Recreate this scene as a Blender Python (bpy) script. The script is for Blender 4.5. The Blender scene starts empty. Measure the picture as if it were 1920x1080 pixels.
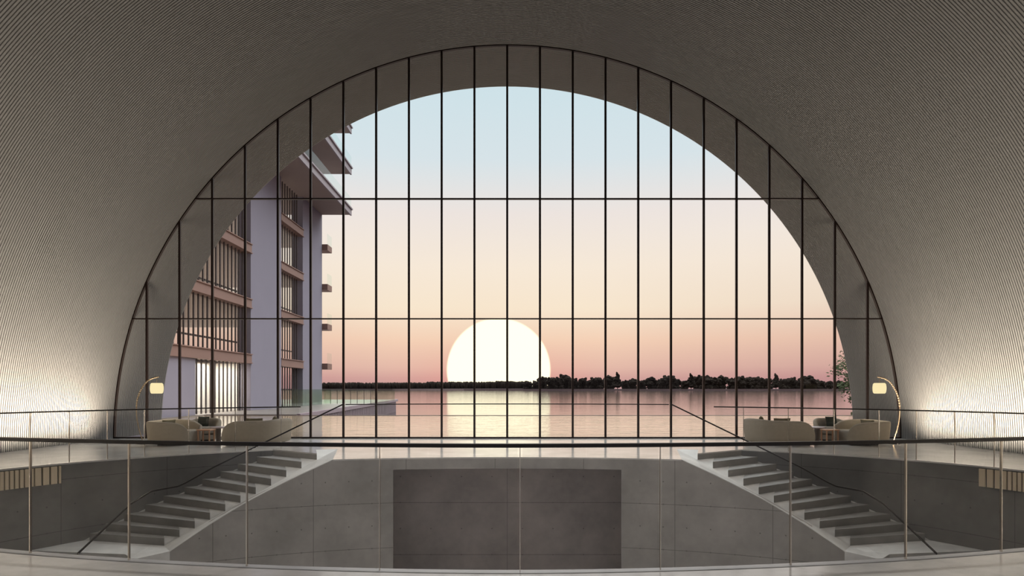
import bpy, math, random
from mathutils import Vector, noise as mnoise
rnd = random.Random(7)
PI = math.pi
scene = bpy.context.scene
COL = scene.collection
F = 1228.0            # focal length in pixels of the 1920 px wide frame
CX, HY = 951.0, 728.0 # principal point
EYE = 1.53            # eye height above the upper floor (z = 0)

# ------------------------------------------------------------------ helpers
def at(px, py, Y):            # point of the picture at distance Y
    return Vector(((px-CX)/F*Y, Y, EYE-(py-HY)/F*Y))
def onz(px, py, z):           # point of the picture at height z
    Y = (EYE-z)*F/(py-HY)
    return Vector(((px-CX)/F*Y, Y, z))

class MB:
    def __init__(s): s.v=[]; s.f=[]; s.uv={}
    def vert(s, p): s.v.append(tuple(p)); return len(s.v)-1
    def quad(s, a, b, c, d, uv=None):
        i=[s.vert(p) for p in (a,b,c,d)]
        s.f.append(i)
        if uv: s.uv[len(s.f)-1]=uv
    def face(s, pts):
        s.f.append([s.vert(p) for p in pts])
    def box(s, x0,x1,y0,y1,z0,z1):
        b=len(s.v)
        for z in (z0,z1):
            for x,y in ((x0,y0),(x1,y0),(x1,y1),(x0,y1)): s.v.append((x,y,z))
        for q in ((3,2,1,0),(4,5,6,7),(0,1,5,4),(1,2,6,5),(2,3,7,6),(3,0,4,7)): s.f.append([b+i for i in q])
    def prism(s, poly, z0, z1):     # poly counter-clockwise
        n=len(poly); b=len(s.v)
        zb = z0 if isinstance(z0,(list,tuple)) else [z0]*n
        zt = z1 if isinstance(z1,(list,tuple)) else [z1]*n
        for (x,y),z in zip(poly,zb): s.v.append((x,y,z))
        for (x,y),z in zip(poly,zt): s.v.append((x,y,z))
        s.f.append([b+i for i in reversed(range(n))]); s.f.append([b+n+i for i in range(n)])
        for i in range(n):
            j=(i+1)%n; s.f.append([b+i,b+j,b+n+j,b+n+i])
    def tube(s, pts, r, n=8, cap=True):
        pts=[Vector(p) for p in pts]; rs = r if isinstance(r,(list,tuple)) else [r]*len(pts)
        b=len(s.v); m=len(pts); up=None
        for k,p in enumerate(pts):
            d=(pts[min(k+1,m-1)]-pts[max(k-1,0)]).normalized()
            if up is None:
                up = Vector((0,0,1)) if abs(d.z)<.9 else Vector((1,0,0))
            u=(up-d*up.dot(d)).normalized(); w=d.cross(u); up=u
            for i in range(n):
                a=2*PI*(i+.5)/n; s.v.append(tuple(p+rs[k]*(math.cos(a)*u+math.sin(a)*w)))
        for k in range(m-1):
            for i in range(n):
                j=(i+1)%n; s.f.append([b+k*n+i,b+k*n+j,b+(k+1)*n+j,b+(k+1)*n+i])
        if cap:
            s.f.append([b+i for i in reversed(range(n))]); s.f.append([b+(m-1)*n+i for i in range(n)])
    def lathe(s, prof, cx=0, cy=0, n=24, cap=True):      # prof: list of (r,z)
        b=len(s.v)
        for r,z in prof:
            for i in range(n):
                a=2*PI*i/n; s.v.append((cx+r*math.cos(a),cy+r*math.sin(a),z))
        for k in range(len(prof)-1):
            for i in range(n):
                j=(i+1)%n; s.f.append([b+k*n+i,b+k*n+j,b+(k+1)*n+j,b+(k+1)*n+i])
        if cap:
            s.f.append([b+i for i in reversed(range(n))]); s.f.append([b+(len(prof)-1)*n+i for i in range(n)])
    def build(s, name, mat, parent=None, smooth=False, bevel=0, auto=None):
        me=bpy.data.meshes.new(name); me.from_pydata(s.v,[],s.f)
        if s.uv:
            ul=me.uv_layers.new(name='UVMap')
            for fi,uvs in s.uv.items():
                p=me.polygons[fi]
                for k,li in enumerate(p.loop_indices): ul.data[li].uv=uvs[k]
        me.update()
        me.materials.append(mat)
        if smooth:
            for p in me.polygons: p.use_smooth=True
        o=bpy.data.objects.new(name,me); COL.objects.link(o)
        if parent is not None:
            o.parent=parent; o.matrix_parent_inverse = parent.matrix_world.inverted() if False else o.matrix_parent_inverse
            # geometry is given in world coordinates: shift it into the parent's space
            off=Vector(parent['_off']) if '_off' in parent else Vector((0,0,0))
            me.transform(__import__('mathutils').Matrix.Translation(-off))
            o['_off']=tuple(off)
        if bevel:
            m=o.modifiers.new('bevel','BEVEL'); m.width=bevel; m.segments=2; m.limit_method='ANGLE'
        return o

def tag(o, label=None, cat=None, group=None, kind=None):
    if label: o['label']=label
    if cat: o['category']=cat
    if group: o['group']=group
    if kind: o['kind']=kind
    return o
def empty(name, loc, label=None, cat=None, group=None, kind=None):
    o=bpy.data.objects.new(name,None); COL.objects.link(o); o.location=loc
    o.empty_display_size=.2; o['_off']=tuple(loc)
    return tag(o,label,cat,group,kind)

# ------------------------------------------------------------------ materials
def lin(c):
    return tuple((x/255/12.92 if x/255<=.04045 else ((x/255+.055)/1.055)**2.4) for x in c)+(1,)
class Nodes:
    def __init__(s, name):
        s.m=bpy.data.materials.new(name); s.m.use_nodes=True
        s.t=s.m.node_tree; s.t.nodes.clear(); s.out=s.t.nodes.new('ShaderNodeOutputMaterial')
    def n(s, typ, **kw):
        nd=s.t.nodes.new(typ)
        for k,v in kw.items():
            if hasattr(nd,k) and k not in ('inputs',): setattr(nd,k,v)
        return nd
    def l(s,a,b): s.t.links.new(a,b)
    def math(s,op,a,b=None,clamp=False):
        nd=s.n('ShaderNodeMath',operation=op); nd.use_clamp=clamp
        for i,x in enumerate((a,b)):
            if x is None: continue
            if hasattr(x,'links') or hasattr(x,'is_linked'): s.l(x,nd.inputs[i])
            else: nd.inputs[i].default_value=x
        return nd.outputs[0]
    def mix(s,fac,a,b,mode='MIX'):
        nd=s.n('ShaderNodeMix',data_type='RGBA',blend_type=mode)
        for i,x in ((0,fac),(6,a),(7,b)):
            if hasattr(x,'is_linked'): s.l(x,nd.inputs[i])
            else: nd.inputs[i].default_value=x
        return nd.outputs[2]

def simple(name, rgb, rough=.6, metal=0, var=.12, scale=4, bump=0, spec=.5, bscale=None, coat=0):
    N=Nodes(name); p=N.n('ShaderNodeBsdfPrincipled')
    tc=N.n('ShaderNodeTexCoord'); nz=N.n('ShaderNodeTexNoise'); nz.inputs['Scale'].default_value=scale; nz.inputs['Detail'].default_value=5
    N.l(tc.outputs['Object'],nz.inputs['Vector'])
    c=lin(rgb); lo=tuple(x*(1-var) for x in c[:3])+(1,); hi=tuple(min(1,x*(1+var)) for x in c[:3])+(1,)
    N.l(N.mix(nz.outputs['Fac'],lo,hi),p.inputs['Base Color'])
    p.inputs['Roughness'].default_value=rough; p.inputs['Metallic'].default_value=metal
    p.inputs['Specular IOR Level'].default_value=spec
    if bump:
        nb=N.n('ShaderNodeTexNoise'); nb.inputs['Scale'].default_value=bscale or scale*6; nb.inputs['Detail'].default_value=4
        N.l(tc.outputs['Object'],nb.inputs['Vector'])
        bp=N.n('ShaderNodeBump'); bp.inputs['Strength'].default_value=bump; bp.inputs['Distance'].default_value=.02
        N.l(nb.outputs['Fac'],bp.inputs['Height']); N.l(bp.outputs['Normal'],p.inputs['Normal'])
    N.l(p.outputs[0],N.out.inputs[0]); return N.m

def concrete(name, rgb, joints=True, rough=.55, u0=0.0, v0=0.0, pu=1.96, pv=.98, spec=.3):
    N=Nodes(name); p=N.n('ShaderNodeBsdfPrincipled'); tc=N.n('ShaderNodeTexCoord')
    a=N.n('ShaderNodeTexNoise'); a.inputs['Scale'].default_value=.9; a.inputs['Detail'].default_value=8; a.inputs['Roughness'].default_value=.62
    b=N.n('ShaderNodeTexNoise'); b.inputs['Scale'].default_value=7; b.inputs['Detail'].default_value=6
    N.l(tc.outputs['Object'],a.inputs['Vector']); N.l(tc.outputs['Object'],b.inputs['Vector'])
    c=lin(rgb); sc=lambda k: tuple(min(1,x*k) for x in c[:3])+(1,)
    r=N.n('ShaderNodeValToRGB'); r.color_ramp.elements[0].position=.3; r.color_ramp.elements[1].position=.7
    r.color_ramp.elements[0].color=sc(.62); r.color_ramp.elements[1].color=sc(1.2); N.l(a.outputs['Fac'],r.inputs[0])
    col=N.mix(.3,r.outputs[0],N.mix(b.outputs['Fac'],sc(.7),sc(1.3)))
    bp=N.n('ShaderNodeBump'); bp.inputs['Strength'].default_value=.12; bp.inputs['Distance'].default_value=.01
    N.l(b.outputs['Fac'],bp.inputs['Height'])
    if joints:
        uv=N.n('ShaderNodeSeparateXYZ'); N.l(tc.outputs['UV'],uv.inputs[0])
        u=N.math('ADD',uv.outputs[0],100*pu-u0); v=N.math('ADD',uv.outputs[1],100*pv-v0)
        def edge(x,per,w):
            fr=N.math('FRACT',N.math('DIVIDE',x,per)); d=N.math('ABSOLUTE',N.math('SUBTRACT',fr,.5))
            return N.math('GREATER_THAN',d,.5-w/per)
        j=N.math('MAXIMUM',edge(u,pu,.006),edge(v,pv,.006))
        def ctr(x,per): return N.math('MULTIPLY',N.math('SUBTRACT',N.math('FRACT',N.math('DIVIDE',x,per)),.5),per)
        du=ctr(u,pu/4); dv=ctr(N.math('ADD',v,pv/4),pv/2)
        d=N.math('SQRT',N.math('ADD',N.math('MULTIPLY',du,du),N.math('MULTIPLY',dv,dv)))
        hole=N.math('LESS_THAN',d,.015)
        m=N.math('MAXIMUM',j,hole)
        col=N.mix(N.math('MULTIPLY',m,.62),col,sc(.18))
    N.l(col,p.inputs['Base Color']); N.l(bp.outputs['Normal'],p.inputs['Normal'])
    p.inputs['Roughness'].default_value=rough; p.inputs['Specular IOR Level'].default_value=spec
    N.l(p.outputs[0],N.out.inputs[0]); return N.m

def glass(name, tint=(1,1,1,1), base=.03, top=.7, reflcol=(1,1,1,1)):
    N=Nodes(name); t=N.n('ShaderNodeBsdfTransparent'); t.inputs[0].default_value=tint
    g=N.n('ShaderNodeBsdfGlossy'); g.inputs['Roughness'].default_value=.0; g.inputs[0].default_value=reflcol
    lw=N.n('ShaderNodeLayerWeight'); lw.inputs[0].default_value=.5
    f=N.math('ADD',N.math('MULTIPLY',N.math('POWER',lw.outputs['Facing'],5.0),top),base)
    mx=N.n('ShaderNodeMixShader'); N.l(f,mx.inputs[0]); N.l(t.outputs[0],mx.inputs[1]); N.l(g.outputs[0],mx.inputs[2])
    N.l(mx.outputs[0],N.out.inputs[0]); return N.m

def water(name, rgb, rough, scale, strength, ior=1.33, stretch=(1,1,1), dist=.1):
    N=Nodes(name); p=N.n('ShaderNodeBsdfPrincipled'); tc=N.n('ShaderNodeTexCoord')
    mp=N.n('ShaderNodeMapping'); mp.inputs['Scale'].default_value=stretch; N.l(tc.outputs['Object'],mp.inputs[0])
    a=N.n('ShaderNodeTexNoise'); a.inputs['Scale'].default_value=scale; a.inputs['Detail'].default_value=4
    N.l(mp.outputs[0],a.inputs['Vector'])
    bp=N.n('ShaderNodeBump'); bp.inputs['Strength'].default_value=strength; bp.inputs['Distance'].default_value=dist
    N.l(a.outputs['Fac'],bp.inputs['Height']); N.l(bp.outputs['Normal'],p.inputs['Normal'])
    p.inputs['Base Color'].default_value=lin(rgb); p.inputs['Roughness'].default_value=rough; p.inputs['IOR'].default_value=ior
    N.l(p.outputs[0],N.out.inputs[0]); return N.m

def emit(name, rgb, s):
    N=Nodes(name); e=N.n('ShaderNodeEmission'); tc=N.n('ShaderNodeTexCoord')
    nz=N.n('ShaderNodeTexNoise'); nz.inputs['Scale'].default_value=3; N.l(tc.outputs['Object'],nz.inputs['Vector'])
    c=lin(rgb); N.l(N.mix(nz.outputs['Fac'],tuple(x*.94 for x in c[:3])+(1,),c),e.inputs[0])
    e.inputs[1].default_value=s; N.l(e.outputs[0],N.out.inputs[0]); return N.m

M=dict(
 rib=simple('vault slats',(113,112,112),.6,var=.06,scale=1.2,spec=.25),
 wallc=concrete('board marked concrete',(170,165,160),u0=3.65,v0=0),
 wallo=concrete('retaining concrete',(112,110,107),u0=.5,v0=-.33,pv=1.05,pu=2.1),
 wallr=concrete('recess concrete',(196,186,181),u0=.0,v0=-1.28,pu=3.0,pv=1.28),
 floor=concrete('polished concrete',(222,218,213),joints=False,rough=.12,spec=1.0),
 step=concrete('stair concrete',(150,147,143),joints=False,rough=.5),
 ramp=concrete('stair slab concrete',(228,226,222),joints=False,rough=.5),
 border=concrete('floor border',(182,180,180),joints=False,rough=.35,spec=.4),
 bronze=simple('dark bronze',(40,28,25),.35,.6,var=.1,scale=9),
 rail=simple('dark rail metal',(36,30,29),.4,.3,var=.1,scale=9),
 steel=simple('polished steel',(215,205,195),.18,1,var=.05,scale=9),
 gfac=glass('facade glass',(.975,.98,.98,1),.008,.4),
 gbal=glass('balustrade glass',(.955,.955,.955,1),.022,.45),
 gcen=glass('clear balustrade glass',(.985,.985,.985,1),.012,.35),
 gext=glass('terrace rail glass',(.88,.95,.88,1),.05,.4),
 gblc=glass('balcony glass',(.93,.97,.96,1),.03,.3),
 gwin=glass('apartment glass',(.93,.93,.93,1),.03,.25),
 fabric=simple('boucle fabric',(162,152,138),.95,var=.1,scale=14,bump=.35,bscale=120,spec=.1),
 fabric2=simple('seat fabric',(150,141,130),.95,var=.1,scale=14,bump=.3,bscale=120,spec=.1),
 cush=simple('olive cushion',(116,108,88),.95,var=.25,scale=18,bump=.3,bscale=90,spec=.1),
 cushd=simple('dark green cushion',(52,58,52),.95,var=.3,scale=18,bump=.3,bscale=90,spec=.1),
 wood=simple('light oak',(196,150,118),.5,var=.18,scale=6),
 marble=simple('table marble',(206,192,196),.25,var=.2,scale=11),
 plinth=simple('dark plinth',(40,36,34),.7,var=.1),
 tleg=simple('table legs',(110,100,92),.6,var=.1),
 shade=emit('lamp shade glow',(255,236,182),1.0),
 rattan=simple('lamp cane',(132,114,92),.6,var=.25,scale=30),
 panel=simple('lavender render',(136,131,144),.8,var=.05,scale=.6,spec=.2),
 beam=simple('bronze spandrel',(134,106,97),.55,var=.08,scale=1.5,spec=.3),
 soffit=simple('soffit',(196,182,172),.7,var=.06,scale=.8,spec=.2),
 fin=simple('facade fins',(74,66,66),.5,.2,var=.1,scale=2),
 bsoff=simple('balcony soffit',(156,144,140),.7,var=.06,scale=.8,spec=.2),
 fascia=simple('grey fascia',(150,140,146),.5,var=.06,scale=1.5,spec=.3),
 reflection=simple('grille slats',(226,206,176),.7,var=.06,scale=3,spec=.2),
 white=simple('white plaster',(232,228,220),.8,var=.03,scale=2,spec=.2),
 deck=concrete('terrace paving',(126,118,112),joints=False,rough=.35,spec=.4),
 clad=simple('dock slats',(140,124,130),.7,var=.14,scale=1),
 coping=simple('pool edge stone',(84,66,62),.5,var=.15,scale=3),
 pool=water('pool water',(178,158,136),.05,1.6,.18,1.5,(.45,1.6,1),.12),
 lake=water('lake water',(60,46,50),.07,.5,.09,1.45,(.35,1.2,1),.25),
 land=simple('far bank',(122,106,106),.9,var=.25,scale=.02,spec=.1),
 leaf=simple('shore foliage',(38,32,28),.95,var=.3,scale=.2,spec=.05),
 leafn=simple('bank foliage',(64,72,46),.8,var=.4,scale=2,spec=.15),
 bark=simple('bark',(52,42,34),.9,var=.3,scale=2),
 grass=simple('bank grass',(70,72,48),.95,var=.3,scale=1.2,spec=.1),
)

# ------------------------------------------------------------------ plan of the stair well
YC=10.03
AI,BI=8.3,4.53      # inner ellipse (balcony and stair string)
AO,BO=10.03,7.82    # outer ellipse (retaining wall)
NE=1.785            # exponent of the near edge
def inner(px, py):            # where the picture ray meets the inner ellipse (far half)
    k=(px-CX)/F
    a=k*k/AI**2+1/BI**2; b=-2*YC/BI**2; c=YC*YC/BI**2-1
    Y=(-b+math.sqrt(max(0,b*b-4*a*c)))/(2*a)
    return Vector((k*Y,Y,EYE-(py-HY)/F*Y))
def inY(x): return YC+BI*math.sqrt(max(0,1-(x/AI)**2))
def outY(x): return YC+BO*math.sqrt(max(0,1-(x/AO)**2))
def nearY(x): return YC-BI*max(0,1-(abs(x)/AO)**NE)**(1/NE)

# stair lines (left side; right side is the mirror image)
RIS=.15
lpx=[(522,843.6),(487,857),(454,871),(415,884),(380,898.5),(344,913),(309,930),(272,946),(235,964),(200,982),(170,1000)]
Rk=[];Lk=[]
for k in range(11):
    r=onz(594-28.6*k,850+15.9*k,-RIS*k); l=onz(lpx[k][0],lpx[k][1],-RIS*k)
    d=Vector((l.x-r.x,l.y-r.y)).normalized(); t=0
    p=Vector((r.x,r.y))
    while (p.x/AO)**2+((p.y-YC)/BO)**2<1 and t<4: p=p+d*.01; t+=.01
    Rk.append(Vector((r.x,r.y))); Lk.append(p)
Rm=Rk[0]+(Rk[0].normalized()+Vector((-.02,0)))*.95     # slab starts to slope here
# inner edge of the sloping slab
ipx=[(624,861.5),(545,898),(465,939),(400,978),(350,1011.5),(316,1035)]
def iy(px):
    for (a,b),(c,d) in zip(ipx,ipx[1:]):
        if px<=a and px>=c: return b+(d-b)*(a-px)/(a-c)
    return ipx[0][1] if px>ipx[0][0] else ipx[-1][1]+(ipx[-1][0]-px)*.25
icurve=[inner(p,iy(p)) for p in range(624,249,-4)]
def at_z(z):
    for a,b in zip(icurve,icurve[1:]):
        if a.z>=z>=b.z and a.z>b.z:
            return a.lerp(b,(a.z-z)/(a.z-b.z))
    return icurve[0] if z>icurve[0].z else icurve[-1]
Ik=[at_z(-RIS*(k+1)) for k in range(11)]
I0=icurve[0]
Rq=Vector((I0.x-.52,16.5))
LAND=-RIS*11
R11=Vector((-7.33,12.56)); L11=Vector((-9.42,12.85))
I11=inner(250,1050)
ZB=-3.45

def ell(a,b,phi): return (a*math.cos(phi), YC+b*math.sin(phi))
# outline of the opening in the floor, left half from far centre to near centre
half=[]
n=24
for i in range(n+1):
    x=I0.x*i/n; half.append((x,inY(x)))
half += [(Rq.x,Rq.y),(Rm.x,Rm.y),(Rk[0].x,Rk[0].y),(Lk[0].x,Lk[0].y)]
ph0=math.acos(Lk[0].x/AO)
outer_arc=[]
for i in range(1,41):
    ph=ph0+(PI-ph0)*i/40
    outer_arc.append(ell(AO,BO,ph))
half+=outer_arc
near=[]
for i in range(1,49):
    a=PI/2*i/48
    x=-AO*math.cos(a); near.append((x,nearY(x)))
half+=near
hole=half[:]+[(-x,y) for x,y in reversed(half[1:-1])]

# ------------------------------------------------------------------ floor
import bmesh
def slab_with_hole(name, outerp, holep, z1, z0, mat):
    bm=bmesh.new()
    def loop(pts,z):
        vs=[bm.verts.new((x,y,z)) for x,y in pts]
        return vs,[bm.edges.new((vs[i],vs[(i+1)%len(vs)])) for i in range(len(vs))]
    ov,oe=loop(outerp,z1); hv,he=loop(holep,z1)
    bmesh.ops.triangle_fill(bm,use_beauty=True,use_dissolve=False,edges=oe+he,normal=(0,0,1))
    top=list(bm.faces)
    mp={}
    for v in ov+hv: mp[v]=bm.verts.new((v.co.x,v.co.y,z0))
    for f in top: bm.faces.new([mp[v] for v in reversed(f.verts)])
    for vs in (ov,hv):
        for i in range(len(vs)):
            a,b=vs[i],vs[(i+1)%len(vs)]; bm.faces.new((a,mp[a],mp[b],b))
    bmesh.ops.recalc_face_normals(bm,faces=bm.faces)
    me=bpy.data.meshes.new(name); bm.to_mesh(me); bm.free(); me.materials.append(mat)
    o=bpy.data.objects.new(name,me); COL.objects.link(o); return o
BACK=-5.0
fl=slab_with_hole('floor',[(-12.3,BACK),(12.3,BACK),(12.3,20.12),(-12.3,20.12)],hole,0,-.03,M['floor'])
tag(fl,'pale polished concrete upper floor around the oval stair well',kind='structure')
mb=MB()
pts=[]
for i in range(81):
    x=-7.6+15.2*i/80; pts.append((x,nearY(x)))
for (x0,y0),(x1,y1) in zip(pts,pts[1:]):
    mb.quad((x0,y0-.1,.004),(x1,y1-.1,.004),(x1,y1+.004,.004),(x0,y0+.004,.004))
    mb.quad((x0,y0+.004,.004),(x1,y1+.004,.004),(x1,y1+.004,-.12),(x0,y0+.004,-.12))
tag(mb.build('trim_1',M['border']),'darker concrete border along the near edge of the stair well',kind='structure')
mb=MB(); mb.box(-12.3,12.3,3,19,ZB-.2,ZB)
tag(mb.build('floor_lower',M['border']),'concrete floor at the foot of the stairs',kind='structure')

# ------------------------------------------------------------------ concrete walls of the well
def wall_strip(name, pts, ztop, zbot, mat, back, label):
    """pts in order, so that the visible side is on the left of the walking direction"""
    mb=MB(); u=0; n=len(pts)
    zt=ztop if isinstance(ztop,list) else [ztop]*n
    zb=zbot if isinstance(zbot,list) else [zbot]*n
    us=[0]
    for a,b in zip(pts,pts[1:]): us.append(us[-1]+math.dist(a,b))
    uc=us[-1]/2
    bk=[]
    for i in range(n):
        a=pts[max(0,i-1)]; b=pts[min(n-1,i+1)]
        d=Vector((b[0]-a[0],b[1]-a[1])).normalized(); bk.append((pts[i][0]+d.y*back,pts[i][1]-d.x*back))
    for i in range(n-1):
        a,b=pts[i],pts[i+1]; A,B=bk[i],bk[i+1]
        ua,ub=us[i]-uc,us[i+1]-uc
        mb.quad((*b,zb[i+1]),(*a,zb[i]),(*a,zt[i]),(*b,zt[i+1]),[(ub,zb[i+1]),(ua,zb[i]),(ua,zt[i]),(ub,zt[i+1])])
        mb.quad((*A,zb[i]),(*B,zb[i+1]),(*B,zt[i+1]),(*A,zt[i]))
        mb.quad((*a,zt[i]),(*A,zt[i]),(*B,zt[i+1]),(*b,zt[i+1]))
        mb.quad((*A,zb[i]),(*a,zb[i]),(*b,zb[i+1]),(*B,zb[i+1]))
    for i in (0,n-1):
        mb.quad((*pts[i],zb[i]),(*bk[i],zb[i]),(*bk[i],zt[i]),(*pts[i],zt[i]))
    o=mb.build(name,mat); tag(o,label,kind='structure'); return o

left_pts=[(Lk[0].x,Lk[0].y)]+outer_arc
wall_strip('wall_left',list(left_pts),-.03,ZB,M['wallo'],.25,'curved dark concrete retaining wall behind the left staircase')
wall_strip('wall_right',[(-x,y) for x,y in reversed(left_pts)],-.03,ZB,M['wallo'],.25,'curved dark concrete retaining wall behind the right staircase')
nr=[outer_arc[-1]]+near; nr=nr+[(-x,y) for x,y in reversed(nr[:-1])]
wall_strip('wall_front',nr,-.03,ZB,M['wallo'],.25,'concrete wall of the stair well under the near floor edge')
# wall under the balcony with its opening, running down under the string of both stairs
OPX=2.5; LIN=-.255
ctr=[]
for i in range(0,41):
    x=I0.x+(0-I0.x)*i/40; ctr.append((x,inY(x),-.03))
L=[(p.x,p.y,p.z-.015) for p in reversed(icurve)]   # from the landing up to the balcony
prof=L[:-1]+ctr
prof=prof+[(-x,y,z) for x,y,z in reversed(prof[:-1])]
prof.sort(key=lambda p:p[0])
def sub(pr,x0,x1):
    out=[]
    def ip(x):
        for a,b in zip(pr,pr[1:]):
            if a[0]<=x<=b[0]:
                t=(x-a[0])/(b[0]-a[0]+1e-9); return tuple(a[i]+(b[i]-a[i])*t for i in range(3))
    if x0 is not None: out.append(ip(x0))
    out+=[p for p in pr if (x0 is None or p[0]>x0+1e-4) and (x1 is None or p[0]<x1-1e-4)]
    if x1 is not None: out.append(ip(x1))
    return out
mbw=MB()
def add_center(seg, zb):
    us=0
    # arc length measured from the centre
    def arc(x):
        s=0; N_=40
        for i in range(N_):
            a=x*i/N_; b=x*(i+1)/N_; s+=math.dist((a,inY(a)),(b,inY(b)))
        return math.copysign(s,x)
    aa=[arc(p[0]) for p in seg]
    bk=[]
    for i in range(len(seg)):
        a=seg[max(0,i-1)]; b=seg[min(len(seg)-1,i+1)]
        d=Vector((b[0]-a[0],b[1]-a[1])).normalized(); bk.append((seg[i][0]-d.y*.3,seg[i][1]+d.x*.3))
    for i in range(len(seg)-1):
        a,b=seg[i],seg[i+1]; A,B=bk[i],bk[i+1]
        mbw.quad((a[0],a[1],zb),(b[0],b[1],zb),b,a,[(aa[i],zb),(aa[i+1],zb),(aa[i+1],b[2]),(aa[i],a[2])])
        mbw.quad((*B,zb),(*A,zb),(*A,a[2]),(*B,b[2]))
        mbw.quad((A[0],A[1],zb),(B[0],B[1],zb),(b[0],b[1],zb),(a[0],a[1],zb))
        mbw.quad(a,b,(B[0],B[1],b[2]),(A[0],A[1],a[2]))
    for i in (0,len(seg)-1):
        a=seg[i]; A=bk[i]; mbw.quad((a[0],a[1],zb),(A[0],A[1],zb),(A[0],A[1],a[2]),a)
add_center(sub(prof,None,-OPX),ZB); add_center(sub(prof,-OPX,OPX),LIN); add_center(sub(prof,OPX,None),ZB)
tag(mbw.build('wall_center',M['wallc']),'curved grey concrete wall below the balcony with a wide opening',kind='structure')
mb=MB()
YB=16.1
mb.quad((-3.6,YB,ZB),(3.6,YB,ZB),(3.6,YB,-.12),(-3.6,YB,-.12),[(-3.6,ZB),(3.6,ZB),(3.6,-.12),(-3.6,-.12)])
mb.quad((-3.6,YB+.2,ZB),(-3.6,YB+.2,-.12),(3.6,YB+.2,-.12),(3.6,YB+.2,ZB))
for s in (-1,1):
    mb.quad((s*3.6,YB+.2,ZB),(s*3.6,14.33,ZB),(s*3.6,14.33,-.12),(s*3.6,YB+.2,-.12),[(0,ZB),(2.2,ZB),(2.2,-.12),(0,-.12)])
tag(mb.build('wall_recess',M['wallr']),'shaded concrete back wall inside the wide opening',kind='structure')

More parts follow.
